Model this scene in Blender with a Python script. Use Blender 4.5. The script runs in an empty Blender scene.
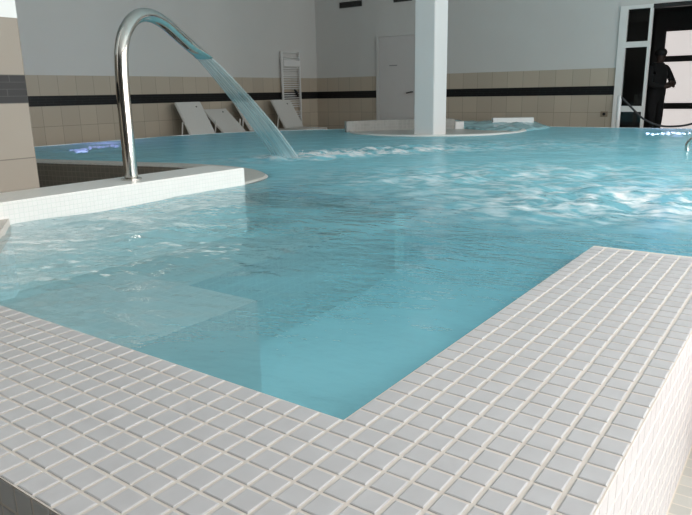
import bpy, bmesh, math, random
from mathutils import Vector, Matrix, noise
random.seed(7)
C = bpy.context.scene.collection
scene = bpy.context.scene

# ------------------------------------------------------------------ camera
YAW, PITCH, ROLL = math.radians(-35.81), math.radians(14.23), math.radians(-1.052)
cam_d = bpy.data.cameras.new('camera'); cam = bpy.data.objects.new('camera', cam_d); C.objects.link(cam)
fwd = Vector((math.sin(YAW)*math.cos(PITCH), math.cos(YAW)*math.cos(PITCH), -math.sin(PITCH)))
rgt = Vector((math.cos(YAW), -math.sin(YAW), 0)); upv = rgt.cross(fwd)
r2 = rgt*math.cos(ROLL)+upv*math.sin(ROLL); u2 = -rgt*math.sin(ROLL)+upv*math.cos(ROLL)
m = Matrix((r2, u2, -fwd)).transposed().to_4x4(); m.translation = Vector((0.635, -0.863, 1.034))
cam.matrix_world = m
cam_d.sensor_width = 36; cam_d.lens = 33.755; cam_d.clip_start = 0.05
scene.camera = cam

# ------------------------------------------------------------------ world, daylight, exposure
w = bpy.data.worlds.new('sky'); scene.world = w; w.use_nodes = True
bg = w.node_tree.nodes['Background']; bg.inputs[0].default_value = (0.92, 0.95, 1.0, 1); bg.inputs[1].default_value = 0.6
def area(name, loc, rot, sx, sy, power, col=(1, 1, 1)):
    l = bpy.data.lights.new(name, 'AREA'); l.shape = 'RECTANGLE'; l.size = sx; l.size_y = sy; l.energy = power; l.color = col
    o = bpy.data.objects.new(name, l); o.location = loc; o.rotation_euler = rot; C.objects.link(o); return o
# daylight entering by the three big windows of the right-hand wall
WIN = [(-0.3, 2.9), (3.5, 6.5), (7.1, 10.1)]
WPOW = [80, 50, 26]
WINZ = (0.10, 3.25)
for (a, b), pw in zip(WIN, WPOW):
    area('window_daylight', (3.35, (a+b)/2, (WINZ[0]+WINZ[1])/2), (0, math.radians(90), 0), WINZ[1]-WINZ[0], b-a, pw*(b-a), (1.0, 0.965, 0.925))
vs = scene.view_settings
vs.view_transform = 'Standard'; vs.look = 'None'; vs.gamma = 1; vs.use_curve_mapping = False; vs.exposure = 0.0
scene.cycles.use_denoising = True
scene.cycles.max_bounces = 8; scene.cycles.diffuse_bounces = 5; scene.cycles.transparent_max_bounces = 16
scene.cycles.caustics_reflective = False

# ------------------------------------------------------------------ helpers
def obj(name, bm, mats, parent=None, smooth=False):
    me = bpy.data.meshes.new(name)
    bmesh.ops.recalc_face_normals(bm, faces=bm.faces)
    bm.to_mesh(me); bm.free()
    for mm in (mats if isinstance(mats, (list, tuple)) else [mats]): me.materials.append(mm)
    if smooth:
        for p in me.polygons: p.use_smooth = True
    o = bpy.data.objects.new(name, me); C.objects.link(o)
    if parent: o.parent = parent
    return o
def tag(o, label=None, cat=None, group=None, kind=None):
    if label: o['label'] = label
    if cat: o['category'] = cat
    if group: o['group'] = group
    if kind: o['kind'] = kind
    return o
def thing(name, loc, label, cat, group=None, rz=0):
    o = bpy.data.objects.new(name, None); C.objects.link(o); o.location = loc; o.rotation_euler = (0, 0, rz)
    return tag(o, label, cat, group)
def struct(name, bm, mats, smooth=False, parent=None):
    o = obj(name, bm, mats, parent, smooth)
    if not parent: o['kind'] = 'structure'
    return o
def box(bm, x0, x1, y0, y1, z0, z1, mi=0):
    v = [bm.verts.new(p) for p in ((x0,y0,z0),(x1,y0,z0),(x1,y1,z0),(x0,y1,z0),(x0,y0,z1),(x1,y0,z1),(x1,y1,z1),(x0,y1,z1))]
    for f in ((0,3,2,1),(4,5,6,7),(0,1,5,4),(1,2,6,5),(2,3,7,6),(3,0,4,7)):
        bm.faces.new([v[i] for i in f]).material_index = mi
    return bm
def BX(*a, bev=0.0):
    bm = bmesh.new(); box(bm, *a)
    if bev: bmesh.ops.bevel(bm, geom=list(bm.edges), offset=bev, segments=2, affect='EDGES')
    return bm
def prism(bm, poly, z0, z1, mi=0, bottom=True):
    lo = [bm.verts.new((x, y, z0)) for x, y in poly]; hi = [bm.verts.new((x, y, z1)) for x, y in poly]
    n = len(poly)
    bm.faces.new(hi).material_index = mi
    if bottom: bm.faces.new(lo[::-1]).material_index = mi
    for i in range(n): bm.faces.new((lo[i], lo[(i+1) % n], hi[(i+1) % n], hi[i])).material_index = mi
    return bm
def tube(bm, pts, rad, seg=14, cap=True):
    pts = [Vector(p) for p in pts]; rings = []
    ref = None
    for i, p in enumerate(pts):
        t = (pts[min(i+1, len(pts)-1)]-pts[max(i-1, 0)]).normalized()
        if ref is None:
            ref = t.orthogonal().normalized()
        ref = (ref - t*ref.dot(t)).normalized(); b = t.cross(ref)
        r = rad[i] if isinstance(rad, (list, tuple)) else rad
        rings.append([bm.verts.new(p+(ref*math.cos(2*math.pi*k/seg)+b*math.sin(2*math.pi*k/seg))*r) for k in range(seg)])
    for a, b in zip(rings, rings[1:]):
        for k in range(seg): bm.faces.new((a[k], a[(k+1) % seg], b[(k+1) % seg], b[k]))
    if cap:
        bm.faces.new(rings[0][::-1]); bm.faces.new(rings[-1])
    return bm
def spline(pts, n=8):
    P = [Vector(p) for p in pts]; out = []
    for i in range(len(P)-1):
        p0, p1, p2, p3 = P[max(i-1, 0)], P[i], P[i+1], P[min(i+2, len(P)-1)]
        for k in range(n):
            t = k/n
            out.append(0.5*((2*p1)+(p2-p0)*t+(2*p0-5*p1+4*p2-p3)*t*t+(3*p1-p0-3*p2+p3)*t**3))
    out.append(P[-1]); return out

# ------------------------------------------------------------------ materials
class NT:
    def __init__(s, name):
        s.m = bpy.data.materials.new(name); s.m.use_nodes = True; s.t = s.m.node_tree; s.n = s.t.nodes; s.l = s.t.links
        s.p = s.n['Principled BSDF']; s.out = s.n['Material Output']
    def node(s, typ, **k):
        x = s.n.new(typ)
        for a, b in k.items(): setattr(x, a, b)
        return x
    def math(s, op, a, b=None, c=None):
        x = s.node('ShaderNodeMath', operation=op)
        for i, q in enumerate((a, b, c)):
            if q is None: continue
            if hasattr(q, 'is_output'): s.l.new(q, x.inputs[i])
            else: x.inputs[i].default_value = q
        return x.outputs[0]
    def mix(s, f, a, b):
        x = s.node('ShaderNodeMix', data_type='RGBA')
        for i, q in ((0, f), (6, a), (7, b)):
            if hasattr(q, 'is_output'): s.l.new(q, x.inputs[i])
            else: x.inputs[i].default_value = q if i == 0 else (*q, 1)
        return x.outputs[2]
    def coords(s):
        tc = s.node('ShaderNodeTexCoord'); sx = s.node('ShaderNodeSeparateXYZ'); s.l.new(tc.outputs['Object'], sx.inputs[0])
        return tc.outputs['Object'], sx.outputs
    def noise(s, vec, scale, detail=3):
        x = s.node('ShaderNodeTexNoise'); x.inputs['Scale'].default_value = scale; x.inputs['Detail'].default_value = detail
        s.l.new(vec, x.inputs['Vector']); return x.outputs[0]
    def bump(s, h, strength=0.3, dist=0.01):
        x = s.node('ShaderNodeBump'); x.inputs['Strength'].default_value = strength; x.inputs['Distance'].default_value = dist
        s.l.new(h, x.inputs['Height']); return x.outputs[0]
    def schlick(s, f0, nrm=None, top=1.0):
        lw = s.node('ShaderNodeLayerWeight'); lw.inputs[0].default_value = 0.5
        if nrm is not None: s.l.new(nrm, lw.inputs['Normal'])
        return s.math('MULTIPLY_ADD', s.math('POWER', lw.outputs['Facing'], 5.0), top-f0, f0)
    def base(s, col): s.l.new(col, s.p.inputs['Base Color'])
def mat(name, col, rough=0.5, metal=0.0, var=0.08, scale=6.0, emit=None):
    k = NT(name); vec, _ = k.coords()
    nz = k.noise(vec, scale)
    lo = tuple(c*(1-var) for c in col); hi = tuple(min(1, c*(1+var)) for c in col)
    k.base(k.mix(nz, lo, hi)); k.p.inputs['Roughness'].default_value = rough; k.p.inputs['Metallic'].default_value = metal
    if emit:
        k.p.inputs['Emission Color'].default_value = (*emit[0], 1); k.p.inputs['Emission Strength'].default_value = emit[1]
    return k.m
def mosaic(name, tile, grout, size, gap, rough=0.3, var=0.06, off=(0, 0, 0)):
    """square tiles laid on every face, joints chosen by the way the face looks"""
    k = NT(name); vec, xyz = k.coords()
    geo = k.node('ShaderNodeNewGeometry'); ns = k.node('ShaderNodeSeparateXYZ'); k.l.new(geo.outputs['Normal'], ns.inputs[0])
    line = None; cells = []
    for i in range(3):
        q = k.math('DIVIDE', k.math('ADD', xyz[i], 100*size-off[i]), size)
        fr = k.math('FRACT', q); d = k.math('ABSOLUTE', k.math('SUBTRACT', fr, 0.5))
        j = k.math('GREATER_THAN', d, 0.5-gap/size/2)
        ok = k.math('LESS_THAN', k.math('ABSOLUTE', ns.outputs[i]), 0.7)
        j = k.math('MULTIPLY', j, ok)
        line = j if line is None else k.math('MAXIMUM', line, j)
        cells.append(k.math('FLOOR', q))
    cv = k.node('ShaderNodeCombineXYZ')
    for i in range(3): k.l.new(cells[i], cv.inputs[i])
    wn = k.node('ShaderNodeTexWhiteNoise'); k.l.new(cv.outputs[0], wn.inputs['Vector'])
    t = k.mix(wn.outputs['Value'], tuple(c*(1-var) for c in tile), tuple(min(1, c*(1+var)) for c in tile))
    k.base(k.mix(line, t, grout)); k.p.inputs['Roughness'].default_value = rough
    k.l.new(k.bump(k.math('SUBTRACT', 1.0, line), 0.4, 0.002), k.p.inputs['Normal'])
    return k.m
def wall_mat(name, top, b0, b1, tw, th, paint, tile, belt=(0.006, 0.006, 0.007), uoff=0.0):
    """painted wall over large beige tiles with a dark belt of narrow tiles"""
    k = NT(name); vec, xyz = k.coords()
    geo = k.node('ShaderNodeNewGeometry'); ns = k.node('ShaderNodeSeparateXYZ'); k.l.new(geo.outputs['Normal'], ns.inputs[0])
    isx = k.math('GREATER_THAN', k.math('ABSOLUTE', ns.outputs[0]), 0.7)
    u = k.math('ADD', k.math('MULTIPLY', isx, xyz[1]), k.math('MULTIPLY', k.math('SUBTRACT', 1.0, isx), xyz[0]))
    z = xyz[2]
    def joint(v, size, off, g):
        fr = k.math('FRACT', k.math('DIVIDE', k.math('ADD', v, 50*size-off), size))
        return k.math('GREATER_THAN', k.math('ABSOLUTE', k.math('SUBTRACT', fr, 0.5)), 0.5-g/size/2)
    over = k.math('GREATER_THAN', z, b1)
    zt = k.math('ADD', z, k.math('MULTIPLY', over, -(b1-b0)))   # one course grid below and above the belt
    jl = k.math('MAXIMUM', joint(u, tw, uoff, 0.006), joint(zt, th, b0, 0.006))
    cu = k.math('FLOOR', k.math('DIVIDE', k.math('ADD', u, 50*tw-uoff), tw)); cz = k.math('FLOOR', k.math('DIVIDE', k.math('ADD', zt, 50*th-b0), th))
    cv = k.node('ShaderNodeCombineXYZ'); k.l.new(cu, cv.inputs[0]); k.l.new(cz, cv.inputs[1])
    wn = k.node('ShaderNodeTexWhiteNoise'); k.l.new(cv.outputs[0], wn.inputs['Vector'])
    tc = k.mix(wn.outputs['Value'], tuple(c*0.95 for c in tile), tuple(c*1.05 for c in tile))
    tc = k.mix(jl, tc, tuple(c*0.55 for c in tile))
    bh = (b1-b0)/4
    row = k.math('FLOOR', k.math('DIVIDE', k.math('SUBTRACT', z, b0), bh))
    ub = k.math('ADD', u, k.math('MULTIPLY', row, 0.11))
    bl = k.math('MAXIMUM', joint(ub, 0.24, uoff, 0.004), joint(z, bh, b0, 0.003))
    bc = k.mix(bl, belt, (0.04, 0.04, 0.038))
    inb = k.math('MULTIPLY', k.math('GREATER_THAN', z, b0), k.math('LESS_THAN', z, b1))
    tc = k.mix(inb, tc, bc)
    nz = k.noise(vec, 1.5)
    pc = k.mix(nz, tuple(c*0.97 for c in paint), tuple(min(1, c*1.03) for c in paint))
    up = k.math('GREATER_THAN', z, top)
    k.base(k.mix(up, tc, pc))
    k.l.new(k.math('ADD', 0.42, k.math('MULTIPLY', up, 0.4)), k.p.inputs['Roughness']); k.p.inputs['Specular IOR Level'].default_value = 0.3
    return k.m

M = {}
M['tile'] = mat('coping_tile_glaze', (0.53, 0.518, 0.532), 0.32, var=0.10, scale=17)
M['grout'] = mat('coping_grout', (0.68, 0.62, 0.57), 0.9, var=0.08, scale=40)
M['mosaic_white'] = mosaic('white_mosaic', (0.84, 0.825, 0.80), (0.75, 0.77, 0.73), 0.025, 0.003, 0.35, 0.015)
M['mosaic_grey'] = mosaic('grey_mosaic', (0.52, 0.51, 0.48), (0.62, 0.58, 0.52), 0.05, 0.005)
M['mosaic_spa'] = mosaic('spa_mosaic', (0.40, 0.385, 0.36), (0.45, 0.43, 0.4), 0.05, 0.005)
M['mosaic_brown_shade'] = mosaic('shade_brown_mosaic', (0.20, 0.18, 0.15), (0.28, 0.25, 0.2), 0.05, 0.005)  # curved rim's upright faces: shade of the dry recess put into tile colour
M['basin'] = mosaic('basin_mosaic', (0.86, 0.89, 0.89), (0.80, 0.82, 0.80), 0.05, 0.004, 0.4, 0.03)
M['shelf'] = mosaic('shelf_mosaic', (0.56, 0.56, 0.545), (0.66, 0.65, 0.62), 0.05, 0.004, 0.4, 0.05)
M['riser_shade'] = mosaic('shaded_riser_mosaic', (0.36, 0.38, 0.38), (0.44, 0.46, 0.45), 0.05, 0.004, 0.4, 0.03)  # darker copy of the shelf tile: shade on upright faces put into colour
M['band'] = mosaic('pale_step_edge_mosaic', (0.93, 0.90, 0.85), (0.8, 0.78, 0.72), 0.05, 0.004, 0.4, 0.03)
M['floor'] = mosaic('floor_mosaic', (0.50, 0.50, 0.47), (0.62, 0.58, 0.52), 0.05, 0.005, 0.4)
PAINT = (0.645, 0.635, 0.615); BEIGE = (0.50, 0.43, 0.345)
M['wall'] = wall_mat('tiled_wall', 1.365, 0.922, 1.07, 0.30, 0.297, PAINT, BEIGE)
M['pillar'] = wall_mat('tiled_pillar', 1.456, 1.012, 1.16, 0.60, 0.30, (0.8, 0.81, 0.80), (0.30, 0.262, 0.218), uoff=-0.075)
M['paint'] = mat('white_paint', PAINT, 0.8, var=0.02, scale=2)
M['dark_wall'] = mat('dark_unseen_wall', (0.06, 0.06, 0.058), 0.7)  # unseen wall behind the camera, coloured dark to cut bounced light
M['ceiling'] = mat('ceiling_paint', (0.75, 0.76, 0.76), 0.9, var=0.02, scale=1)
M['white'] = mat('white_lacquer', (0.78, 0.77, 0.76), 0.35, var=0.02)
M['door'] = mat('door_white_laminate', (0.62, 0.60, 0.59), 0.5, var=0.02)
M['frame'] = mat('white_door_frame', (0.80, 0.79, 0.77), 0.4, var=0.02)
M['column'] = mat('column_paint', (0.84, 0.82, 0.81), 0.6, var=0.02, scale=2)
M['sling'] = mat('lounger_white_textile', (0.66, 0.64, 0.61), 0.7, var=0.04, scale=30)
M['plastic'] = mat('lounger_white_resin', (0.70, 0.68, 0.64), 0.45, var=0.03)
M['chrome'] = mat('polished_steel', (0.66, 0.63, 0.59), 0.10, 1.0, var=0.05, scale=3)
M['black'] = mat('black_plastic', (0.015, 0.015, 0.016), 0.4)
M['rope'] = mat('dark_grey_rope', (0.05, 0.05, 0.055), 0.8, var=0.2, scale=60)
M['vent'] = mat('vent_dark_metal', (0.05, 0.05, 0.048), 0.6)
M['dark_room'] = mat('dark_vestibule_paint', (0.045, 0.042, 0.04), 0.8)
M['dark_frame'] = mat('dark_door_frame', (0.015, 0.012, 0.012), 0.5)
M['frost'] = mat('lit_frosted_pane', (0.8, 0.76, 0.74), 0.6, emit=((1.0, 0.93, 0.90), 0.62))
M['cloth'] = mat('dark_silhouette_cloth', (0.005, 0.005, 0.006), 0.9, var=0.2, scale=20)  # dark clothes, with the backlit silhouette's shade put into the colour too
M['trouser'] = mat('dark_silhouette_trouser', (0.004, 0.004, 0.005), 0.9, var=0.2, scale=20)  # trousers deepened by the same silhouette shade
M['skin'] = mat('skin', (0.04, 0.022, 0.016), 0.7)  # near-black skin: shade of the backlit figure put into its colour
M['hair'] = mat('dark_hair', (0.008, 0.007, 0.006), 0.7)
M['lamp'] = mat('violet_lamp_lens', (0.8, 0.8, 1.0), 0.3, emit=((0.70, 0.66, 1.0), 40.0))
M['lamp_violet'] = mat('dim_violet_lamp_lens', (0.6, 0.5, 1.0), 0.3, emit=((0.55, 0.45, 1.0), 8.0))
M['label'] = mat('grey_door_plate', (0.25, 0.25, 0.25), 0.5)
M['switch'] = mat('brown_socket_plate', (0.28, 0.22, 0.16), 0.5)

def glass_mat(name, tint):
    k = NT(name); k.n.remove(k.p)
    tr = k.node('ShaderNodeBsdfTransparent'); tr.inputs[0].default_value = (*tint, 1)
    gl = k.node('ShaderNodeBsdfGlossy'); gl.inputs['Roughness'].default_value = 0.02
    fr = k.schlick(0.04)
    mx = k.node('ShaderNodeMixShader'); k.l.new(fr, mx.inputs[0]); k.l.new(tr.outputs[0], mx.inputs[1]); k.l.new(gl.outputs[0], mx.inputs[2])
    k.l.new(mx.outputs[0], k.out.inputs[0]); return k.m
M['glass'] = glass_mat('door_glass', (0.8, 0.82, 0.82))
def water_mat():
    k = NT('pool_water'); k.n.remove(k.p)
    vec, _ = k.coords()
    mp = k.node('ShaderNodeMapping'); k.l.new(vec, mp.inputs[0]); mp.inputs['Rotation'].default_value = (0, 0, math.radians(-36)); mp.inputs['Scale'].default_value = (1.0, 1.55, 1.0)
    v = mp.outputs[0]
    n1 = k.noise(v, 2.6, 3.0); n2 = k.noise(v, 9.0, 3.0); n3 = k.noise(v, 30.0, 2.0)
    at = k.node('ShaderNodeAttribute', attribute_name='foam'); foam = at.outputs['Fac']
    ch = k.node('ShaderNodeAttribute', attribute_name='chop'); chop = ch.outputs['Fac']
    h = k.math('ADD', k.math('MULTIPLY', n1, 1.0), k.math('MULTIPLY', n2, 0.40))
    h = k.math('ADD', h, k.math('MULTIPLY', n3, 0.05))
    h = k.math('MULTIPLY', h, chop)
    nrm = k.bump(h, 1.0, 0.028)
    tr = k.node('ShaderNodeBsdfTransparent'); tr.inputs[0].default_value = (0.97, 0.99, 1.0, 1)
    gl = k.node('ShaderNodeBsdfGlossy'); gl.inputs['Roughness'].default_value = 0.03; k.l.new(nrm, gl.inputs['Normal'])
    tb = k.node('ShaderNodeAttribute', attribute_name='cloud')   # ruffled open water mirrors less
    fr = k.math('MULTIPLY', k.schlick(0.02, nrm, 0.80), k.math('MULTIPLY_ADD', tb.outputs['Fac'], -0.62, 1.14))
    mx = k.node('ShaderNodeMixShader'); k.l.new(fr, mx.inputs[0]); k.l.new(tr.outputs[0], mx.inputs[1]); k.l.new(gl.outputs[0], mx.inputs[2])
    # cloudy, faintly blue water: light scattered back from below the surface
    sc = k.node('ShaderNodeBsdfDiffuse'); sc.inputs[0].default_value = (0.265, 0.63, 0.72, 1)
    tl = k.node('ShaderNodeBsdfTranslucent'); tl.inputs[0].default_value = (0.10, 0.12, 0.13, 1)
    ad = k.node('ShaderNodeAddShader'); k.l.new(sc.outputs[0], ad.inputs[0]); k.l.new(tl.outputs[0], ad.inputs[1])
    m0 = k.node('ShaderNodeMixShader'); k.l.new(tb.outputs['Fac'], m0.inputs[0]); k.l.new(tr.outputs[0], m0.inputs[1]); k.l.new(ad.outputs[0], m0.inputs[2])
    k.l.new(m0.outputs[0], mx.inputs[1])
    # aerated patches
    f1 = k.noise(v, 8.0, 4.0)
    ff = k.math('MULTIPLY', foam, k.math('MULTIPLY_ADD', k.math('SUBTRACT', f1, 0.5), 4.0, 0.24))
    cl = k.node('ShaderNodeClamp'); k.l.new(ff, cl.inputs[0])
    df = k.node('ShaderNodeBsdfDiffuse'); df.inputs[0].default_value = (0.86, 0.90, 0.92, 1); k.l.new(nrm, df.inputs['Normal'])
    m2 = k.node('ShaderNodeMixShader'); k.l.new(cl.outputs[0], m2.inputs[0]); k.l.new(mx.outputs[0], m2.inputs[1]); k.l.new(df.outputs[0], m2.inputs[2])
    k.l.new(m2.outputs[0], k.out.inputs[0])
    va = k.node('ShaderNodeVolumeAbsorption'); va.inputs[0].default_value = (0.22, 0.82, 0.92, 1); va.inputs[1].default_value = 0.33
    k.l.new(va.outputs[0], k.out.inputs['Volume'])
    return k.m
M['water'] = water_mat()
def jet_mat():
    k = NT('falling_water'); k.n.remove(k.p)
    tc = k.node('ShaderNodeTexCoord'); uv = tc.outputs['UV']
    mp = k.node('ShaderNodeMapping'); k.l.new(uv, mp.inputs[0]); mp.inputs['Scale'].default_value = (14.0, 1.6, 1.0)
    n = k.noise(mp.outputs[0], 1.0, 4.0)
    nrm = k.bump(n, 0.7, 0.02)
    tr = k.node('ShaderNodeBsdfTransparent'); tr.inputs[0].default_value = (0.93, 0.98, 0.99, 1)
    gl = k.node('ShaderNodeBsdfGlossy'); gl.inputs['Roughness'].default_value = 0.12; k.l.new(nrm, gl.inputs['Normal'])
    fr = k.schlick(0.02, nrm)
    mx = k.node('ShaderNodeMixShader'); k.l.new(fr, mx.inputs[0]); k.l.new(tr.outputs[0], mx.inputs[1]); k.l.new(gl.outputs[0], mx.inputs[2])
    df = k.node('ShaderNodeBsdfDiffuse'); df.inputs[0].default_value = (0.80, 0.88, 0.89, 1)
    f = k.math('MULTIPLY_ADD', k.math('SUBTRACT', n, 0.5), 1.4, 0.34); cl = k.node('ShaderNodeClamp'); k.l.new(f, cl.inputs[0])
    m2 = k.node('ShaderNodeMixShader'); k.l.new(cl.outputs[0], m2.inputs[0]); k.l.new(mx.outputs[0], m2.inputs[1]); k.l.new(df.outputs[0], m2.inputs[2])
    k.l.new(m2.outputs[0], k.out.inputs[0]); return k.m
M['jet'] = jet_mat()
M['foam'] = mat('white_foam', (0.85, 0.89, 0.91), 0.6, var=0.05, scale=30)

# ------------------------------------------------------------------ pool outline (plan), water level
ZW = 0.42
ZB = -0.42
LEFT, BACK = -8.70, 11.08
HE = 1.62                      # far end of the right-hand ledge
curve = [tuple(p[:2]) for p in spline([(-7.7,2.62,0),(-5.9,2.76,0),(-4.685,3.01,0),(-3.9,3.17,0),(-3.25,3.13,0),(-2.75,2.83,0),(-2.60,2.42,0)], 5)]
farl = [tuple(p[:2]) for p in spline([(-7.7,6.0,0),(-7.45,6.9,0),(-6.9,7.8,0),(-6.2,8.5,0),(-5.4,9.2,0),(-4.9,10.2,0)], 4)]
OUT = [(0,0),(0,HE),(2.7,HE),(2.7,10.2)] + farl[::-1] + curve + [(-2.60,0.75),(-2.50,0.67),(-2.50,0)]
def inside(x, y, P=OUT):
    c = False; n = len(P)
    for i in range(n):
        x1, y1 = P[i]; x2, y2 = P[i-1]
        if (y1 > y) != (y2 > y) and x < (x2-x1)*(y-y1)/(y2-y1)+x1: c = not c
    return c

# ------------------------------------------------------------------ room shell
bm = bmesh.new()
# floor in pieces round the pool
box(bm, LEFT, 3.1, -5.2, -0.42, -0.06, 0)
box(bm, 0.42, 3.1, -0.42, 1.30, -0.06, 0)
prism(bm, [(-9.0,-0.42),(-2.5,-0.42),(-2.65,2.2),(-3.3,2.95),(-4.7,2.85),(-5.9,2.6),(-7.9,2.45),(-9.0,2.45)], -0.06, 0)
prism(bm, [(-9.0,2.45),(-7.9,2.45),(-7.9,6.0),(-7.6,7.0),(-7.0,8.0),(-6.3,8.7),(-5.5,9.4),(-5.0,10.4),(-5.0,11.2),(-9.0,11.2)], -0.06, 0)
box(bm, -5.0, 3.1, 10.4, 13.6, -0.06, 0)
box(bm, 2.9, 3.1, 1.3, 10.4, -0.06, 0)
struct('floor', bm, M['floor'])
bm = bmesh.new(); box(bm, LEFT-0.15, LEFT, -5.2, BACK+0.15, 0, 3.5); struct('wall_left', bm, M['wall'])
bm = bmesh.new()
OPX = (-2.28, -0.55); OPZ = 2.335
box(bm, LEFT, OPX[0], BACK, BACK+0.15, 0, 3.5); box(bm, OPX[1], 3.1, BACK, BACK+0.15, 0, 3.5); box(bm, OPX[0], OPX[1], BACK, BACK+0.15, OPZ, 3.5)
struct('wall_back', bm, M['wall'])
bm = bmesh.new(); ys = [-5.2]+[v for ab in WIN for v in ab]+[BACK+0.15]
for i in range(0, len(ys), 2): box(bm, 3.1, 3.25, ys[i], ys[i+1], 0, 3.5)
for a, b in WIN:
    box(bm, 3.1, 3.25, a, b, 0, WINZ[0]); box(bm, 3.1, 3.25, a, b, WINZ[1], 3.5)
struct('wall_right', bm, M['paint'])
for i, (a, b) in enumerate(WIN):
    bm = bmesh.new(); t = 0.06
    box(bm, 3.12, 3.20, a, a+t, *WINZ); box(bm, 3.12, 3.20, b-t, b, *WINZ); box(bm, 3.12, 3.20, a+t, b-t, WINZ[0], WINZ[0]+t); box(bm, 3.12, 3.20, a+t, b-t, WINZ[1]-t, WINZ[1])
    box(bm, 3.12, 3.20, (a+b)/2-t/2, (a+b)/2+t/2, WINZ[0]+t, WINZ[1]-t)
    struct('window_%d' % (i+3), bm, M['frame'])
bm = bmesh.new(); box(bm, LEFT, 3.1, -5.35, -5.2, 0, 3.5); struct('wall_front', bm, M['dark_wall'])
bm = bmesh.new(); box(bm, LEFT-0.15, 3.25, -5.35, BACK+0.15, 3.5, 3.6); struct('ceiling', bm, M['ceiling'])
# dark vestibule beyond the doorway
bm = bmesh.new()
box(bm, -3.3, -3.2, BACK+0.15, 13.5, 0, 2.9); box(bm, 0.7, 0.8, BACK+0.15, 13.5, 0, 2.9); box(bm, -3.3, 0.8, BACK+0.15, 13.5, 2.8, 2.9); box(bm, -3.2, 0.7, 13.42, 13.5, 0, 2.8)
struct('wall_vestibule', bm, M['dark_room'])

# pool basin: inner faces and floor, shelf and step
bm = bmesh.new()
n = len(OUT)
lo = [bm.verts.new((x, y, ZB)) for x, y in OUT]; hi = [bm.verts.new((x, y, 0.425)) for x, y in OUT]
for i in range(n): bm.faces.new((lo[i], lo[(i+1) % n], hi[(i+1) % n], hi[i]))
bm.faces.new(lo)
bmesh.ops.triangulate(bm, faces=[f for f in bm.faces if len(f.verts) > 4])
me = bpy.data.meshes.new('pool_basin'); bm.to_mesh(me); bm.free(); me.materials.append(M['basin'])
o = bpy.data.objects.new('pool_basin', me); C.objects.link(o); o['kind'] = 'structure'
bm = bmesh.new()
prism(bm, [(-2.62,0.0),(-1.88,0.0),(-1.97,2.9),(-2.10,3.62),(-3.6,3.62),(-3.6,3.0),(-2.62,2.4)], ZB, 0.08)
prism(bm, [(-2.10,3.62),(-2.13,3.82),(-3.75,3.82),(-3.75,3.62)], ZB, 0.085, 1)
bm.normal_update()
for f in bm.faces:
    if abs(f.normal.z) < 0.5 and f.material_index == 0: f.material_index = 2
struct('pool_shelf', bm, [M['shelf'], M['band'], M['riser_shade']])
bm = bmesh.new(); box(bm, -1.99, -1.137, -0.02, 0.967, ZB, 0.22); bm.normal_update()
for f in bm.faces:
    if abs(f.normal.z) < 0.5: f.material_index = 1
struct('pool_step', bm, [M['shelf'], M['riser_shade']])

# ------------------------------------------------------------------ mosaic copings, every tile modelled
P = 0.05
def tiles(bm, org, U, V, nu, nv, gu, gv, h=0.0017, skip=None):
    """bevelled tiles: gu = joint between columns, gv = joint between rows"""
    org, U, V = Vector(org), Vector(U), Vector(V); N = U.cross(V)
    for a in range(nu):
        for b in range(nv):
            if skip and skip(a, b): continue
            jx, jy = random.uniform(-.0006, .0006), random.uniform(-.0006, .0006)
            u0, u1 = a*P+gu/2+jx, (a+1)*P-gu/2+jx; v0, v1 = b*P+gv/2+jy, (b+1)*P-gv/2+jy
            e = 0.0022; t = [random.uniform(-.0003, .0003) for _ in range(4)]
            B = [bm.verts.new(org+U*u+V*v-N*0.004) for u, v in ((u0,v0),(u1,v0),(u1,v1),(u0,v1))]
            S = [bm.verts.new(org+U*u+V*v+N*(h*0.45)) for u, v in ((u0,v0),(u1,v0),(u1,v1),(u0,v1))]
            T = [bm.verts.new(org+U*u+V*v+N*(h+t[i])) for i, (u, v) in enumerate(((u0+e,v0+e),(u1-e,v0+e),(u1-e,v1-e),(u0+e,v1-e)))]
            bm.faces.new(T)
            for i in range(4):
                bm.faces.new((S[i], S[(i+1) % 4], T[(i+1) % 4], T[i])); bm.faces.new((B[i], B[(i+1) % 4], S[(i+1) % 4], S[i]))
bm = bmesh.new()
GA, GB = 0.0070, 0.0058
zt = 0.4575
Wd = 9*P
nF = 52
prism(bm, [(-nF*P,-Wd),(Wd,-Wd),(Wd,HE-Wd),(2.9,HE-Wd),(2.9,HE),(0,HE),(0,0),(-2.60,0)], -0.02, zt, 1)
prism(bm, [(-2.60,0.0),(-1.98,0.0),(-1.98,0.33),(-2.18,0.47),(-2.60,0.75)], 0.375, zt, 1)
# nose along the water is part of the slab; tiles on top
tiles(bm, (-1.95,-Wd,zt), (1,0,0), (0,1,0), 39, 9, GA, GB)
tiles(bm, (0,-Wd,zt), (1,0,0), (0,1,0), 9, int((HE+Wd)/P), GA, GB)
tiles(bm, (Wd,HE-Wd,zt), (1,0,0), (0,1,0), 20, 9, GA, GB)
tiles(bm, (-2.60,-Wd,zt), (1,0,0), (0,1,0), 13, 22, GA, GB, skip=lambda a, b: (-Wd+(b+1)*P > 0.75-0.667*(a+1)*P) or (b < 9 and a > 12))
# outer faces
tiles(bm, (-1.95,-Wd,zt-9*P), (1,0,0), (0,0,1), 48, 9, GB, GB)
tiles(bm, (Wd,-Wd,zt-9*P), (0,1,0), (0,0,1), int((HE-Wd)/P)+9, 9, 0.003, GB, 0.0008)
me = obj('pool_coping', bm, [M['tile'], M['grout']]); me['kind'] = 'structure'

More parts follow.
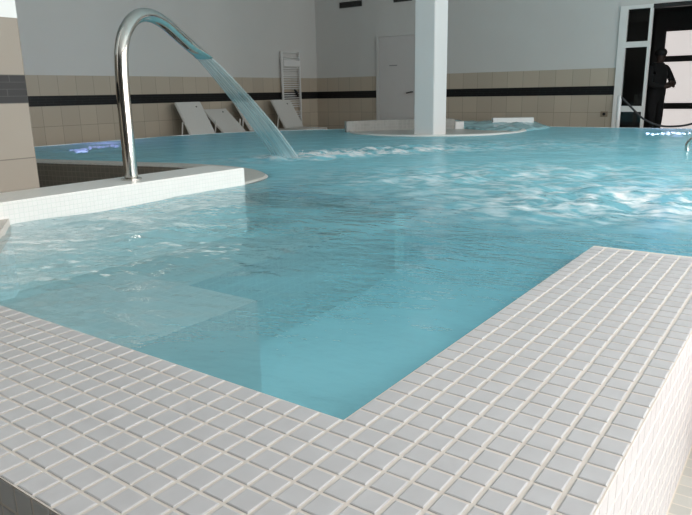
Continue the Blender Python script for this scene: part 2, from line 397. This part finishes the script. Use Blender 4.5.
# curved coping round the far basin: a band at water level with a drop to the floor
def band(poly, wdt, z0, z1, side):
    bm = bmesh.new(); n = len(poly); L = []
    for i, (x, y) in enumerate(poly):
        a = Vector(poly[max(i-1, 0)]); b = Vector(poly[min(i+1, n-1)]); t = (b-a).normalized(); nn = Vector((t.y, -t.x))*side
        q = Vector((x, y))+nn*wdt
        L.append([bm.verts.new(p) for p in ((x,y,z0),(x,y,z1-0.012),(x+nn.x*.02,y+nn.y*.02,z1),(q.x-nn.x*.02,q.y-nn.y*.02,z1),(q.x,q.y,z1-.015),(q.x,q.y,z0))])
    for A, B in zip(L, L[1:]):
        for k in range(5): bm.faces.new((A[k], B[k], B[k+1], A[k+1]))
    bm.faces.new(L[0]); bm.faces.new(L[-1][::-1])
    return bm
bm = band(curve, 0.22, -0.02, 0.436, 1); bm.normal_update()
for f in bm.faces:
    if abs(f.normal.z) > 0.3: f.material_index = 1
struct('pool_rim', bm, [M['mosaic_brown_shade'], M['mosaic_grey']])
struct('pool_rim', band([(-7.7,2.62)]+farl, 0.20, -0.02, 0.398, -1), M['mosaic_grey'])
struct('pool_rim', band([(-4.9,10.2),(2.9,10.2)], 0.20, -0.02, 0.398, -1), M['mosaic_grey'])

# fountain wall, tiled pier
bm = bmesh.new()
box(bm, -2.95, -2.594, -0.9, 2.42, -0.05, 0.54)
bmesh.ops.bevel(bm, geom=[e for e in bm.edges], offset=0.006, segments=2, affect='EDGES')
o = obj('fountain_wall', bm, M['mosaic_white']); o['kind'] = 'structure'
bm = bmesh.new(); box(bm, -3.55, -2.953, -1.5, 1.125, -0.05, 3.5); struct('wall_pier', bm, M['pillar'])

# column standing in the pool
bm = bmesh.new(); box(bm, -4.06, -3.75, 7.36, 7.74, ZB, 3.5)
bmesh.ops.bevel(bm, geom=[e for e in bm.edges if abs(e.verts[0].co.z-e.verts[1].co.z) > 1], offset=0.008, segments=2, affect='EDGES')
struct('column', bm, M['column'])

# ------------------------------------------------------------------ water
def foamf(x, y):
    f = 0.0
    for cx, cy, sa, sb, ang, s in ((0.10,3.25,1.05,0.42,30,1.0), (-0.15,2.6,0.8,0.35,30,0.55), (1.4,3.9,1.2,0.6,30,0.9), (-3.36,4.70,0.80,0.30,64,3.2), (-3.0,5.2,0.75,0.30,50,0.75), (-1.0,4.0,1.2,0.7,30,0.55), (-2.2,6.3,1.6,0.8,40,0.45), (-1.6,3.2,0.8,0.5,40,0.32)):
        a = math.radians(ang); dx, dy = x-cx, y-cy
        p = (dx*math.cos(a)+dy*math.sin(a))/sa; q = (-dx*math.sin(a)+dy*math.cos(a))/sb
        f += s*math.exp(-(p*p+q*q)*0.9)
    return min(f, 2.2)
def height(x, y, f):
    v = Vector((x, y, 0))
    h = 0.0035*math.sin(9*(0.8*x-0.6*y)+2.0*noise.noise(v*1.3))+0.004*noise.noise(v*3.0)
    near = math.exp(-((x+1.9)**2+(y-0.9)**2)/1.2)
    h += near*(0.024*noise.noise(Vector((x*3.6-y*1.0, y*2.4+x*1.2, 4.0)))+0.012*noise.noise(Vector((x*8-y*2, y*5+x*3, 9.0))))
    if f > 0.03: h += min(f, 1)*(0.045*(noise.noise(v*5.5)+0.2)+0.016*noise.noise(v*12))
    return max(-0.02, min(0.05, h))
R = 0.06
X0, Y0 = -7.98, -0.06; NX, NY = int((2.80-X0)/R), int((10.32-Y0)/R)
ins = {}
for i in range(NX+1):
    for j in range(NY+1): ins[i, j] = inside(X0+i*R, Y0+j*R)
bm = bmesh.new(); top, bot = {}, {}; foam_v, chop_v, cloud_v = [], [], []
cells = [(i, j) for i in range(NX) for j in range(NY) if ins[i,j] or ins[i+1,j] or ins[i,j+1] or ins[i+1,j+1]]
cs = set(cells)
def gv(d, i, j, z):
    if (i, j) not in d:
        x, y = X0+i*R, Y0+j*R
        f = foamf(x, y)
        zz = ZW+height(x, y, f) if z is None else z
        if z is None and y > 7.0: zz = ZW+(zz-ZW)*0.5
        if z is None and not ins[i, j]: zz = min(zz, ZW)
        d[i, j] = bm.verts.new((x, y, zz)); foam_v.append(f if z is None else 0.0)
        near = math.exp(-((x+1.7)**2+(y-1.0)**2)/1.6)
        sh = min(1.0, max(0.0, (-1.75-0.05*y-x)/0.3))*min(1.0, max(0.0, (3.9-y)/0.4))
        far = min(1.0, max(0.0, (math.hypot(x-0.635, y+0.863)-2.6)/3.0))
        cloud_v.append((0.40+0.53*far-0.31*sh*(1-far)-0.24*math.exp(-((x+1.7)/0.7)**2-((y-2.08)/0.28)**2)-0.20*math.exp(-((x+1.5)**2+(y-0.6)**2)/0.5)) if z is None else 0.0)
        calm = math.exp(-((x+0.35)**2+(y-0.6)**2)/0.35)
        chop_v.append(max(0.2, 0.85+1.5*near+0.8*min(f, 1)-0.65*calm) if z is None else 0.0)
    return d[i, j]
for i, j in cells:
    q = ((i,j),(i+1,j),(i+1,j+1),(i,j+1))
    f = bm.faces.new([gv(top, a, b, None) for a, b in q]); f.smooth = True
    bm.faces.new([gv(bot, a, b, ZB-0.1) for a, b in q][::-1])
for i, j in cells:
    for di, dj, a, b in ((0,-1,(i,j),(i+1,j)),(1,0,(i+1,j),(i+1,j+1)),(0,1,(i+1,j+1),(i,j+1)),(-1,0,(i,j+1),(i,j))):
        if (i+di, j+dj) not in cs: bm.faces.new((top[b], top[a], bot[a], bot[b]))
me = bpy.data.meshes.new('pool_water'); bm.to_mesh(me); bm.free(); me.materials.append(M['water'])
at = me.attributes.new('foam', 'FLOAT', 'POINT'); at.data.foreach_set('value', foam_v)
at = me.attributes.new('chop', 'FLOAT', 'POINT'); at.data.foreach_set('value', chop_v)
at = me.attributes.new('cloud', 'FLOAT', 'POINT'); at.data.foreach_set('value', cloud_v)
o = bpy.data.objects.new('pool_water', me); C.objects.link(o)
tag(o, 'rippling turquoise water filling the tiled pool', 'water', kind='stuff')

# ------------------------------------------------------------------ swan-neck fountain
B = Vector((-2.776, 1.617, 0.54)); D = Vector((-0.326, 0.945, 0)); Wv = Vector((0.945, 0.326, 0)); Zv = Vector((0, 0, 1))
prof = [(0,0),(0,0.2),(0,0.4),(0.004,0.58),(0.012,0.68),(0.030,0.775),(0.085,0.875),(0.190,0.957),(0.332,0.990),(0.50,0.968),(0.689,0.895),(0.82,0.843)]
t = thing('fountain_spout', B, 'polished steel swan-neck spout pouring water over the white fountain wall', 'fountain spout')
pp = [D*q.x+Zv*q.y for q in spline([(a, b, 0) for a, b in prof], 6)]
bm = bmesh.new(); tube(bm, pp, 0.041, 20); obj('pipe', bm, M['chrome'], t, True)
bm = bmesh.new(); dirn = (D*0.193+Zv*-0.080).normalized(); nup = Wv.cross(dirn); nup = nup if nup.z > 0 else -nup
st = [(0.0,0.041,0.041,0),(0.07,0.045,0.038,0.002),(0.13,0.054,0.030,0.008),(0.19,0.064,0.019,0.016),(0.255,0.072,0.010,0.020)]
rings = []
for dd, wa, ha, lift in st:
    c = D*0.80+Zv*0.851+dirn*dd+nup*lift*0.4
    rings.append([bm.verts.new(c+Wv*wa*math.cos(2*math.pi*k/24)+nup*ha*math.sin(2*math.pi*k/24)) for k in range(24)])
for a, b in zip(rings, rings[1:]):
    for k in range(24): bm.faces.new((a[k], a[(k+1) % 24], b[(k+1) % 24], b[k]))
obj('nozzle', bm, M['chrome'], t, True)
bm = bmesh.new(); tube(bm, [(0,0,0),(0,0,0.008),(0,0,0.012)], [0.062,0.062,0.048], 24); obj('base_flange', bm, M['chrome'], t)
# falling sheet
tip = D*0.80+Zv*0.851+dirn*0.245+nup*0.008
bm = bmesh.new(); uvl = bm.loops.layers.uv.new('UVMap'); NS, NW = 40, 10
s0, z0 = tip.dot(D), tip.z
g = []
for a in range(NS+1):
    tt = a/NS; ds = tt*(2.56-s0)*1.0; s = s0+ds; tq = ds
    z = z0-0.469*tq-0.068*tq*tq
    half = 0.064+0.076*tt**0.8; th = 0.008+0.010*tt
    row = []
    for k in range(NW*2):
        ang = 2*math.pi*k/(NW*2); wob = 0.006*noise.noise(Vector((s*3, k*0.7, 0)))*tt*2
        row.append((bm.verts.new(D*s+Zv*z+Wv*((half+wob)*math.cos(ang))+nup*((th+wob*0.4)*math.sin(ang)+0.012*(1-abs(math.cos(ang)))*0)), 0.5+0.5*math.cos(ang), tt))
    g.append(row)
for A, B2 in zip(g, g[1:]):
    for k in range(NW*2):
        q = (A[k], A[(k+1) % (NW*2)], B2[(k+1) % (NW*2)], B2[k]); f = bm.faces.new([v[0] for v in q]); f.smooth = True
        for lp, v in zip(f.loops, q): lp[uvl].uv = (v[1], v[2])
me = bpy.data.meshes.new('water_jet'); bm.to_mesh(me); bm.free(); me.materials.append(M['jet'])
o = bpy.data.objects.new('water_jet', me); C.objects.link(o); o.location = B
tag(o, 'sheet of water falling from the steel spout into the pool', 'water jet')
# splash foam at the landing place
bm = bmesh.new()
for k in range(160):
    t_ = random.random()**1.3; a = random.gauss(0, 0.07+0.05*t_)
    c = Vector((-3.66, 4.16, 0))+Vector((0.44, 0.90, 0))*t_*1.15+Vector((0.90, -0.44, 0))*a
    r = random.uniform(0.003, 0.007)*(1-0.3*t_)
    z = ZW+random.random()**2*0.06*(1-t_*0.6)
    mt = Matrix.Translation((c.x, c.y, z)) @ Matrix.Diagonal((r*random.uniform(1, 2), r*random.uniform(1, 2), r*0.7, 1))
    bmesh.ops.create_icosphere(bm, subdivisions=1, radius=1, matrix=mt)
o = obj('splash_foam', bm, M['foam'], smooth=True); tag(o, 'white foam where the falling water hits the pool', 'foam', kind='stuff')

# ------------------------------------------------------------------ spa (round whirlpool round the column)
cx, cy = -4.36, 8.60
def arc(r, a0, a1, n): return [(cx+r*math.cos(math.radians(a0+(a1-a0)*k/n)), cy+r*math.sin(math.radians(a0+(a1-a0)*k/n))) for k in range(n+1)]
t = thing('whirlpool', (0, 0, 0), 'round grey-tiled whirlpool with low walls behind the white column', 'whirlpool')
bm = bmesh.new(); prism(bm, arc(1.31, 0, 352.5, 47), ZB, 0.430); obj('step', bm, M['mosaic_grey'], t)
bm = bmesh.new(); A = arc(1.355, 0, 360, 60)
L = []
for k, (x, y) in enumerate(A[:-1]):
    d = Vector((x-cx, y-cy, 0)).normalized(); c = Vector((x, y, 0.422))
    L.append([bm.verts.new(c+d*0.05*math.cos(2*math.pi*q/10)+Zv*0.022*math.sin(2*math.pi*q/10)) for q in range(10)])
for k in range(len(L)):
    a, b = L[k], L[(k+1) % len(L)]
    for q in range(10): bm.faces.new((a[q], a[(q+1) % 10], b[(q+1) % 10], b[q]))
obj('rim', bm, M['mosaic_white'], t, True)
def slab(name, a, b, th, z0, z1, mt, bul=0.0):
    a, b = Vector(a), Vector(b); d = (b-a); nn = Vector((-d.y, d.x)).normalized()
    n = 12; f = [a+d*(k/n)-nn*bul*math.sin(math.pi*k/n) for k in range(n+1)]
    bk = [p+nn*th for p in f]
    bm = bmesh.new(); prism(bm, [tuple(p) for p in f]+[tuple(p) for p in bk[::-1]], z0, z1); return obj(name, bm, mt, t)
slab('wall', (-5.50, 7.72), (-4.22, 8.98), 0.20, 0.40, 0.592, M['mosaic_spa'], -0.20)
slab('lit_wall_end', (-4.21, 8.98), (-4.10, 9.07), 0.16, 0.40, 0.545, M['white'], 0.0)  # window-lit end face: its brightness put into a white material
slab('lit_wall_block', (-3.78, 9.50), (-3.22, 9.86), 0.16, 0.40, 0.585, M['white'], 0.0)  # lit face of the far wall, painted white for the window light
# raised bubbling water of the whirlpool
bm = bmesh.new(); n = 26
poly = [(-5.3, 8.5), (-4.5, 9.3), (-4.05, 9.0), (-3.5, 8.7), (-3.06, 8.75), (-2.95, 9.3), (-2.85, 9.9), (-3.2, 10.1), (-4.75, 10.1), (-5.2, 9.3)]
vv = {}
for i in range(48):
    for j in range(48):
        x, y = -5.4+i*0.052, 7.9+j*0.047
        if inside(x, y, poly):
            vv[i, j] = bm.verts.new((x, y, 0.43+0.085*min(1, max(0, (y-8.75)/0.7))*min(1, max(0, (-2.9-x)/0.4))+0.025*noise.noise(Vector((x*5, y*5, 2)))+0.010*noise.noise(Vector((x*13, y*13, 3)))))
for (i, j) in list(vv):
    if all(k in vv for k in ((i+1,j),(i+1,j+1),(i,j+1))):
        bm.faces.new((vv[i,j], vv[i+1,j], vv[i+1,j+1], vv[i,j+1])).smooth = True
r0 = bmesh.ops.extrude_face_region(bm, geom=list(bm.faces))
for v in [e for e in r0['geom'] if isinstance(e, bmesh.types.BMVert)]: v.co.z = 0.40
M['spa_water'] = mat('bubbling_water', (0.34, 0.60, 0.66), 0.15, var=0.22, scale=5)
obj('bubbling_water', bm, M['spa_water'], t, True)

# ------------------------------------------------------------------ loungers along the left wall
def make_lounger():
    t = thing('sun_lounger', (0, 0, 0), 'x', 'sun lounger')
    W2 = 0.29
    bm = bmesh.new()
    box(bm, -0.02, 0.02, -W2, W2, 0, 0.66); bmesh.ops.bevel(bm, geom=list(bm.edges), offset=0.012, segments=2, affect='EDGES')
    b = obj('backrest', bm, M['sling'], t)
    bm = bmesh.new(); tube(bm, [(0.023,0.13,0.55),(0.03,0.13,0.55)], 0.014, 12); h = obj('hole_plug', bm, M['black'], b)
    bm = bmesh.new(); box(bm, 0.0, 0.58, -W2, W2, 0.335, 0.37); bmesh.ops.bevel(bm, geom=list(bm.edges), offset=0.01, segments=2, affect='EDGES'); obj('seat', bm, M['sling'], t)
    for s in (-1, 1):
        bm = bmesh.new(); box(bm, -0.30, 0.59, s*(W2+0.018)-0.018, s*(W2+0.018)+0.018, 0.315, 0.365); obj('side_rail', bm, M['plastic'], t)
        for x in (-0.26, 0.52):
            bm = bmesh.new(); tube(bm, [(x,s*(W2+0.018),0.33),(x+(0.04 if x > 0 else -0.04),s*(W2+0.018),0.0)], [0.024,0.018], 10); obj('leg', bm, M['plastic'], t)
        bm = bmesh.new(); tube(bm, [(-0.19,s*(W2+0.018),0.35),(-0.15,s*(W2+0.018),0.60)], 0.013, 8); obj('strut', bm, M['plastic'], t)
    return t, b
proto, pback = make_lounger()
LN = [(7.03, 32, 'white sun lounger at left end of the row, backrest upright by the tiled wall'),
      (7.80, 51, 'white sun lounger with the lowest backrest, beside the leftmost lounger'),
      (8.50, 37, 'white sun lounger half hidden behind the falling water'),
      (9.50, 33, 'white sun lounger in front of the towel radiator')]
def place(t, y, tilt, lab):
    t.location = (-8.08, y, 0); t['label'] = lab; t['group'] = 'white loungers along the left wall'
    for c in t.children:
        if c.name.startswith('backrest'):
            c.location = (0.0, 0, 0.365); c.rotation_euler = (0, -math.radians(tilt), 0)
for i, (y, tilt, lab) in enumerate(LN):
    if i == 0: t = proto
    else:
        t = proto.copy(); C.objects.link(t)
        for ch in list(proto.children):
            c = ch.copy(); C.objects.link(c); c.parent = t
            for gch in ch.children:
                d = gch.copy(); C.objects.link(d); d.parent = c
    place(t, y, tilt, lab)

# ------------------------------------------------------------------ towel radiator
t = thing('towel_radiator', (LEFT+0.075, 10.1, 0), 'tall white ladder towel radiator on the left wall near the corner', 'radiator')
for s in (-1, 1):
    bm = bmesh.new(); box(bm, -0.02, 0.02, s*0.285-0.02, s*0.285+0.02, 0.36, 1.90); bmesh.ops.bevel(bm, geom=list(bm.edges), offset=0.006, segments=2, affect='EDGES'); obj('upright', bm, M['white'], t)
zz = 0.40; k = 0
while zz < 1.88:
    bm = bmesh.new(); tube(bm, [(0.012,-0.275,zz),(0.022,-0.1,zz),(0.022,0.1,zz),(0.012,0.275,zz)], 0.011, 10); obj('bar', bm, M['white'], t, True)
    k += 1; zz += 0.045 if k % 7 else 0.10
bm = bmesh.new(); box(bm, 0.026, 0.05, -0.27, 0.27, 1.60, 1.72); bmesh.ops.bevel(bm, geom=list(bm.edges), offset=0.008, segments=2, affect='EDGES'); obj('towel_shelf', bm, M['white'], t)
bm = bmesh.new(); tube(bm, [(0.03,0.06,1.12),(0.09,0.06,1.06),(0.09,0.10,0.98)], [0.02,0.03,0.02], 10); h = obj('robe_hook', bm, M['black'], t); h['label'] = 'black hook'
for y in (-0.25, 0.25):
    for z in (0.5, 1.75):
        bm = bmesh.new(); tube(bm, [(-0.075,y,z),(0.0,y,z)], 0.012, 8); obj('bracket', bm, M['white'], t)

# ------------------------------------------------------------------ white door, vents, socket on the back wall
yb = BACK
bm = bmesh.new()
box(bm, -7.09, -7.03, yb-0.03, yb, 0, 2.20); box(bm, -6.15, -6.09, yb-0.03, yb, 0, 2.20); box(bm, -7.03, -6.15, yb-0.03, yb, 2.14, 2.20)
dr = struct('door_1', bm, M['paint'])
bm = bmesh.new(); box(bm, -7.025, -6.155, yb-0.022, yb, 0.01, 2.135); leaf = obj('leaf', bm, M['door'], dr)
bm = bmesh.new(); tube(bm, [(-6.21,yb-0.022,1.03),(-6.21,yb-0.07,1.03),(-6.25,yb-0.075,1.025),(-6.33,yb-0.075,1.01)], 0.014, 10); obj('handle', bm, M['black'], leaf)
bm = bmesh.new(); box(bm, -6.77, -6.58, yb-0.027, yb-0.022, 1.555, 1.575); obj('name_plate', bm, M['label'], leaf)
for x0, x1, z0, z1, lab in ((-8.02,-7.45,2.785,2.90,'wider dark air vent high on the back wall near the corner'), (-6.67,-6.25,2.785,2.87,'narrower dark air vent high on the back wall above the white door')):
    t = thing('air_vent', ((x0+x1)/2, yb, z0), lab, 'vent', 'air vents on the back wall'); hw = (x1-x0)/2; hh = z1-z0
    bm = bmesh.new()
    box(bm, -hw, hw, -0.02, 0, 0, 0.014); box(bm, -hw, hw, -0.02, 0, hh-0.014, hh); box(bm, -hw, -hw+0.014, -0.02, 0, 0.014, hh-0.014); box(bm, hw-0.014, hw, -0.02, 0, 0.014, hh-0.014)
    obj('frame', bm, M['vent'], t)
    bm = bmesh.new(); box(bm, -hw+0.014, hw-0.014, -0.004, 0, 0.014, hh-0.014); obj('backing', bm, M['black'], t)
    for k in range(4):
        z = 0.02+(hh-0.04)*k/3
        bm = bmesh.new(); box(bm, -hw+0.014, hw-0.014, -0.016, -0.006, z-0.004, z+0.004); obj('slat', bm, M['vent'], t)
t = thing('wall_socket', (-2.42, yb, 0.60), 'small brown socket plate on the beige tiles beside the glazed door', 'socket')
bm = bmesh.new(); box(bm, -0.06, 0.06, -0.012, 0, -0.045, 0.045); bmesh.ops.bevel(bm, geom=list(bm.edges), offset=0.004, segments=1, affect='EDGES'); obj('plate', bm, M['switch'], t)
bm = bmesh.new(); tube(bm, [(0,-0.012,0),(0,-0.016,0)], 0.025, 16); obj('outlet', bm, M['black'], t)

# ------------------------------------------------------------------ glazed sidelight (left door) and doorway
bm = bmesh.new()
x0, x1, zt_ = -2.28, -1.78, 2.335
ya, yc = yb-0.03, yb+0.05
box(bm, x0, -2.16, ya, yc, 0, zt_); box(bm, -1.82, x1, ya, yc, 0, zt_)
for a, b in ((0.0,0.12),(0.64,0.735),(1.68,1.77),(2.28,zt_)): box(bm, -2.16, -1.82, ya, yc, a, b)
fr = struct('door_2', bm, M['frame'])
for a, b in ((0.12,0.64),(0.735,1.68),(1.77,2.28)):
    bm = bmesh.new(); box(bm, -2.16, -1.82, yb+0.005, yb+0.015, a, b); obj('pane', bm, M['glass'], fr)
bm = bmesh.new(); box(bm, x1, OPX[1], yb-0.01, yb+0.15, zt_-0.06, zt_); struct('trim_1', bm, M['dark_frame'])
# far frosted door of the vestibule, daylight behind it
bm = bmesh.new(); y1 = 13.36
box(bm, -2.17, -1.97, y1-0.05, y1+0.03, 0, 2.42); box(bm, -0.55, -0.30, y1-0.05, y1+0.03, 0, 2.42); box(bm, -1.97, -0.55, y1-0.05, y1+0.03, 2.06, 2.42)
for a, b in ((1.50,1.61),(0.62,0.735),(0,0.1)): box(bm, -1.97, -0.55, y1-0.05, y1+0.03, a, b)
fr = struct('door_3', bm, M['dark_frame'])
for a, b in ((0.1,0.62),(0.735,1.50),(1.61,2.06)):
    bm = bmesh.new(); box(bm, -1.97, -0.55, y1, y1+0.01, a, b); obj('frosted_pane', bm, M['frost'], fr)

# ------------------------------------------------------------------ person in the doorway
def skin(name, verts, edges, mt, parent, sub=2):
    me = bpy.data.meshes.new(name+'_skeleton'); me.from_pydata([v[:3] for v in verts], edges, [])
    o = bpy.data.objects.new(name, me); C.objects.link(o)
    sk = o.modifiers.new('skin', 'SKIN'); sk.use_smooth_shade = True
    for i, v in enumerate(verts):
        d = me.skin_vertices[0].data[i]; rr = v[3]; d.radius = rr if isinstance(rr, tuple) else (rr, rr); d.use_root = (i == 0)
    s = o.modifiers.new('sub', 'SUBSURF'); s.levels = sub; s.render_levels = sub
    dg = bpy.context.evaluated_depsgraph_get(); ev = o.evaluated_get(dg)
    nm = bpy.data.meshes.new_from_object(ev); nm.name = name
    o.modifiers.clear(); o.data = nm; nm.materials.clear(); nm.materials.append(mt)
    if parent: o.parent = parent
    return o
t = thing('person', (-1.80, 12.0, 0), 'person in dark clothes standing in the doorway with arms folded', 'person', rz=math.radians(-30))
V = [(0,0,0.93,(.15,.18)), (0.0,0,1.10,(.155,.17)), (0.01,0,1.28,(.15,.19)), (0.0,0,1.42,(.10,.15)), (0.02,0,1.50,.052), (0.05,0,1.60,(.085,.072)), (0.055,0,1.69,(.075,.066)),
     (0,0.10,0.86,.10), (0.02,0.11,0.48,.066), (-0.01,0.11,0.09,.045), (0.13,0.12,0.04,.035),
     (0,-0.10,0.86,.10), (0.05,-0.11,0.48,.066), (0.03,-0.11,0.09,.045), (0.17,-0.12,0.04,.035),
     (0.0,0.21,1.40,.07), (0.10,0.31,1.13,.055), (0.27,0.09,1.14,.045), (0.28,-0.03,1.16,.036),
     (0.0,-0.21,1.40,.07), (0.12,-0.31,1.11,.055), (0.28,-0.09,1.08,.045), (0.30,0.03,1.10,.036)]
Ed = [(0,1),(1,2),(2,3),(3,4),(4,5),(5,6),(0,7),(7,8),(8,9),(9,10),(0,11),(11,12),(12,13),(13,14),(3,15),(15,16),(16,17),(17,18),(3,19),(19,20),(20,21),(21,22)]
body = skin('body', V, Ed, M['cloth'], t)
# face and hands of the body mesh are silhouette-dark skin, legs wear trousers
body.data.materials.append(M['skin']); body.data.materials.append(M['trouser'])
for p in body.data.polygons:
    c = p.center
    if c.z > 1.50 or (c.x > 0.29 and 1.0 < c.z < 1.25): p.material_index = 1
    elif c.z < 0.93: p.material_index = 2
bm = bmesh.new(); bmesh.ops.create_uvsphere(bm, u_segments=20, v_segments=12, radius=1, matrix=Matrix.Translation((0.03,0,1.675)) @ Matrix.Diagonal((0.112,0.092,0.085,1)))
obj('hair', bm, M['hair'], t, True)
bm = bmesh.new(); bmesh.ops.create_uvsphere(bm, u_segments=8, v_segments=6, radius=1, matrix=Matrix.Translation((0.128,0,1.60)) @ Matrix.Diagonal((0.020,0.014,0.022,1))); obj('nose', bm, M['skin'], t, True)
for s in (-1, 1):
    for k in range(4):
        y = (-0.04 if s > 0 else 0.03)
        pts = [(0.29,y,1.16-0.012-k*0.017) if s > 0 else (0.31,y,1.10+0.024-k*0.017)]
        a = Vector(pts[0]); bm = bmesh.new(); tube(bm, [a, a+Vector((0.015,-0.035*s,0)), a+Vector((-0.005,-0.07*s+0.006*k*s,-0.01))], [0.010,0.010,0.008], 8); obj('finger', bm, M['skin'], t, True)

t.scale = (0.97, 0.97, 0.965)
# ------------------------------------------------------------------ rope barrier by the doorway
t = thing('rope_barrier', (-2.05, 10.5, 0), 'white post with a dark sagging rope in front of the doorway', 'barrier')
bm = bmesh.new(); tube(bm, [(-0.0,0,0.0),(0,0,0.90),(0,0,0.915)], [0.032,0.032,0.02], 14); obj('post', bm, M['white'], t, True)
bm = bmesh.new(); tube(bm, [(0,0,0),(0,0,0.012),(0,0,0.02)], [0.13,0.13,0.06], 20); obj('base', bm, M['white'], t)
bm = bmesh.new(); tube(bm, spline([(0.02,0,0.895),(0.12,0,0.80),(0.26,0,0.66),(0.41,0,0.535),(0.64,0,0.445),(0.88,0,0.44),(1.10,0,0.485),(1.35,0,0.62),(1.6,0,0.88)], 5), 0.016, 10); obj('rope', bm, M['rope'], t, True)
bm = bmesh.new(); tube(bm, [(1.6,0,0.0),(1.6,0,0.90),(1.6,0,0.915)], [0.032,0.032,0.02], 14); obj('post', bm, M['white'], t, True)
bm = bmesh.new(); tube(bm, [(1.6,0,0),(1.6,0,0.012),(1.6,0,0.02)], [0.13,0.13,0.06], 20); obj('base', bm, M['white'], t)
# grab rail rising from the water at the right
t = thing('grab_rail', (-0.36, 6.35, 0.0), 'curved steel grab rail rising from the water at the right edge', 'rail')
bm = bmesh.new(); tube(bm, spline([(0.0,0,0.30),(-0.035,0,0.42),(-0.03,0,0.50),(0.03,0,0.555),(0.12,0,0.575),(0.30,0,0.575),(0.38,0,0.53),(0.40,0,0.42),(0.40,0,0.30)], 6), 0.020, 12); obj('bar', bm, M['chrome'], t, True)
for x in (0.0, 0.40):
    bm = bmesh.new(); tube(bm, [(x,0,0.30),(x,0,ZB)], 0.02, 10); obj('leg', bm, M['chrome'], t)

# ------------------------------------------------------------------ underwater lamps
def lamp(loc, axis, lab, lens, power):
    t = thing('pool_lamp', loc, lab, 'pool lamp', 'violet lamps in the pool wall')
    a = Vector(axis)
    bx_ = abs(a.x) > 0.5
    def bar(d0, d1, hl, hz):
        bm = bmesh.new(); p, q = a*d0, a*d1
        if bx_: box(bm, min(p.x, q.x), max(p.x, q.x), -hl, hl, -hz, hz)
        else: box(bm, -hl, hl, min(p.y, q.y), max(p.y, q.y), -hz, hz)
        bmesh.ops.bevel(bm, geom=list(bm.edges), offset=0.006, segments=2, affect='EDGES'); return bm
    obj('housing', bar(0, 0.03, 0.42, 0.05), M['chrome'], t)
    rr = random.Random(3)
    for k in range(11):
        q = -0.36+0.072*k; hz = rr.uniform(0.012, 0.030); hl = rr.uniform(0.015, 0.035); dz = rr.uniform(-0.018, 0.018)
        bm = bmesh.new(); p = a*0.028+a*0.008+Vector((0, q, dz) if bx_ else (q, 0, dz))
        bmesh.ops.create_uvsphere(bm, u_segments=12, v_segments=8, radius=1, matrix=Matrix.Translation(p) @ Matrix.Diagonal((0.012, hl, hz, 1) if bx_ else (hl, 0.012, hz, 1)))
        obj('lens', bm, lens, t, True)
    pl = bpy.data.lights.new('pool_lamp_light', 'POINT'); pl.energy = power; pl.color = (0.55, 0.45, 1.0); pl.shadow_soft_size = 0.1
    po = bpy.data.objects.new('pool_lamp_light', pl); po.location = a*0.35+Vector((0, 0, -0.12)); C.objects.link(po); po.parent = t
lamp((-7.68, 4.6, 0.345), (1,0,0), 'violet underwater lamp glowing at the far left edge of the pool', M['lamp_violet'], 12)
lamp((-1.15, 10.19, 0.345), (0,-1,0), 'bright underwater lamp glowing below the doorway', M['lamp'], 5)
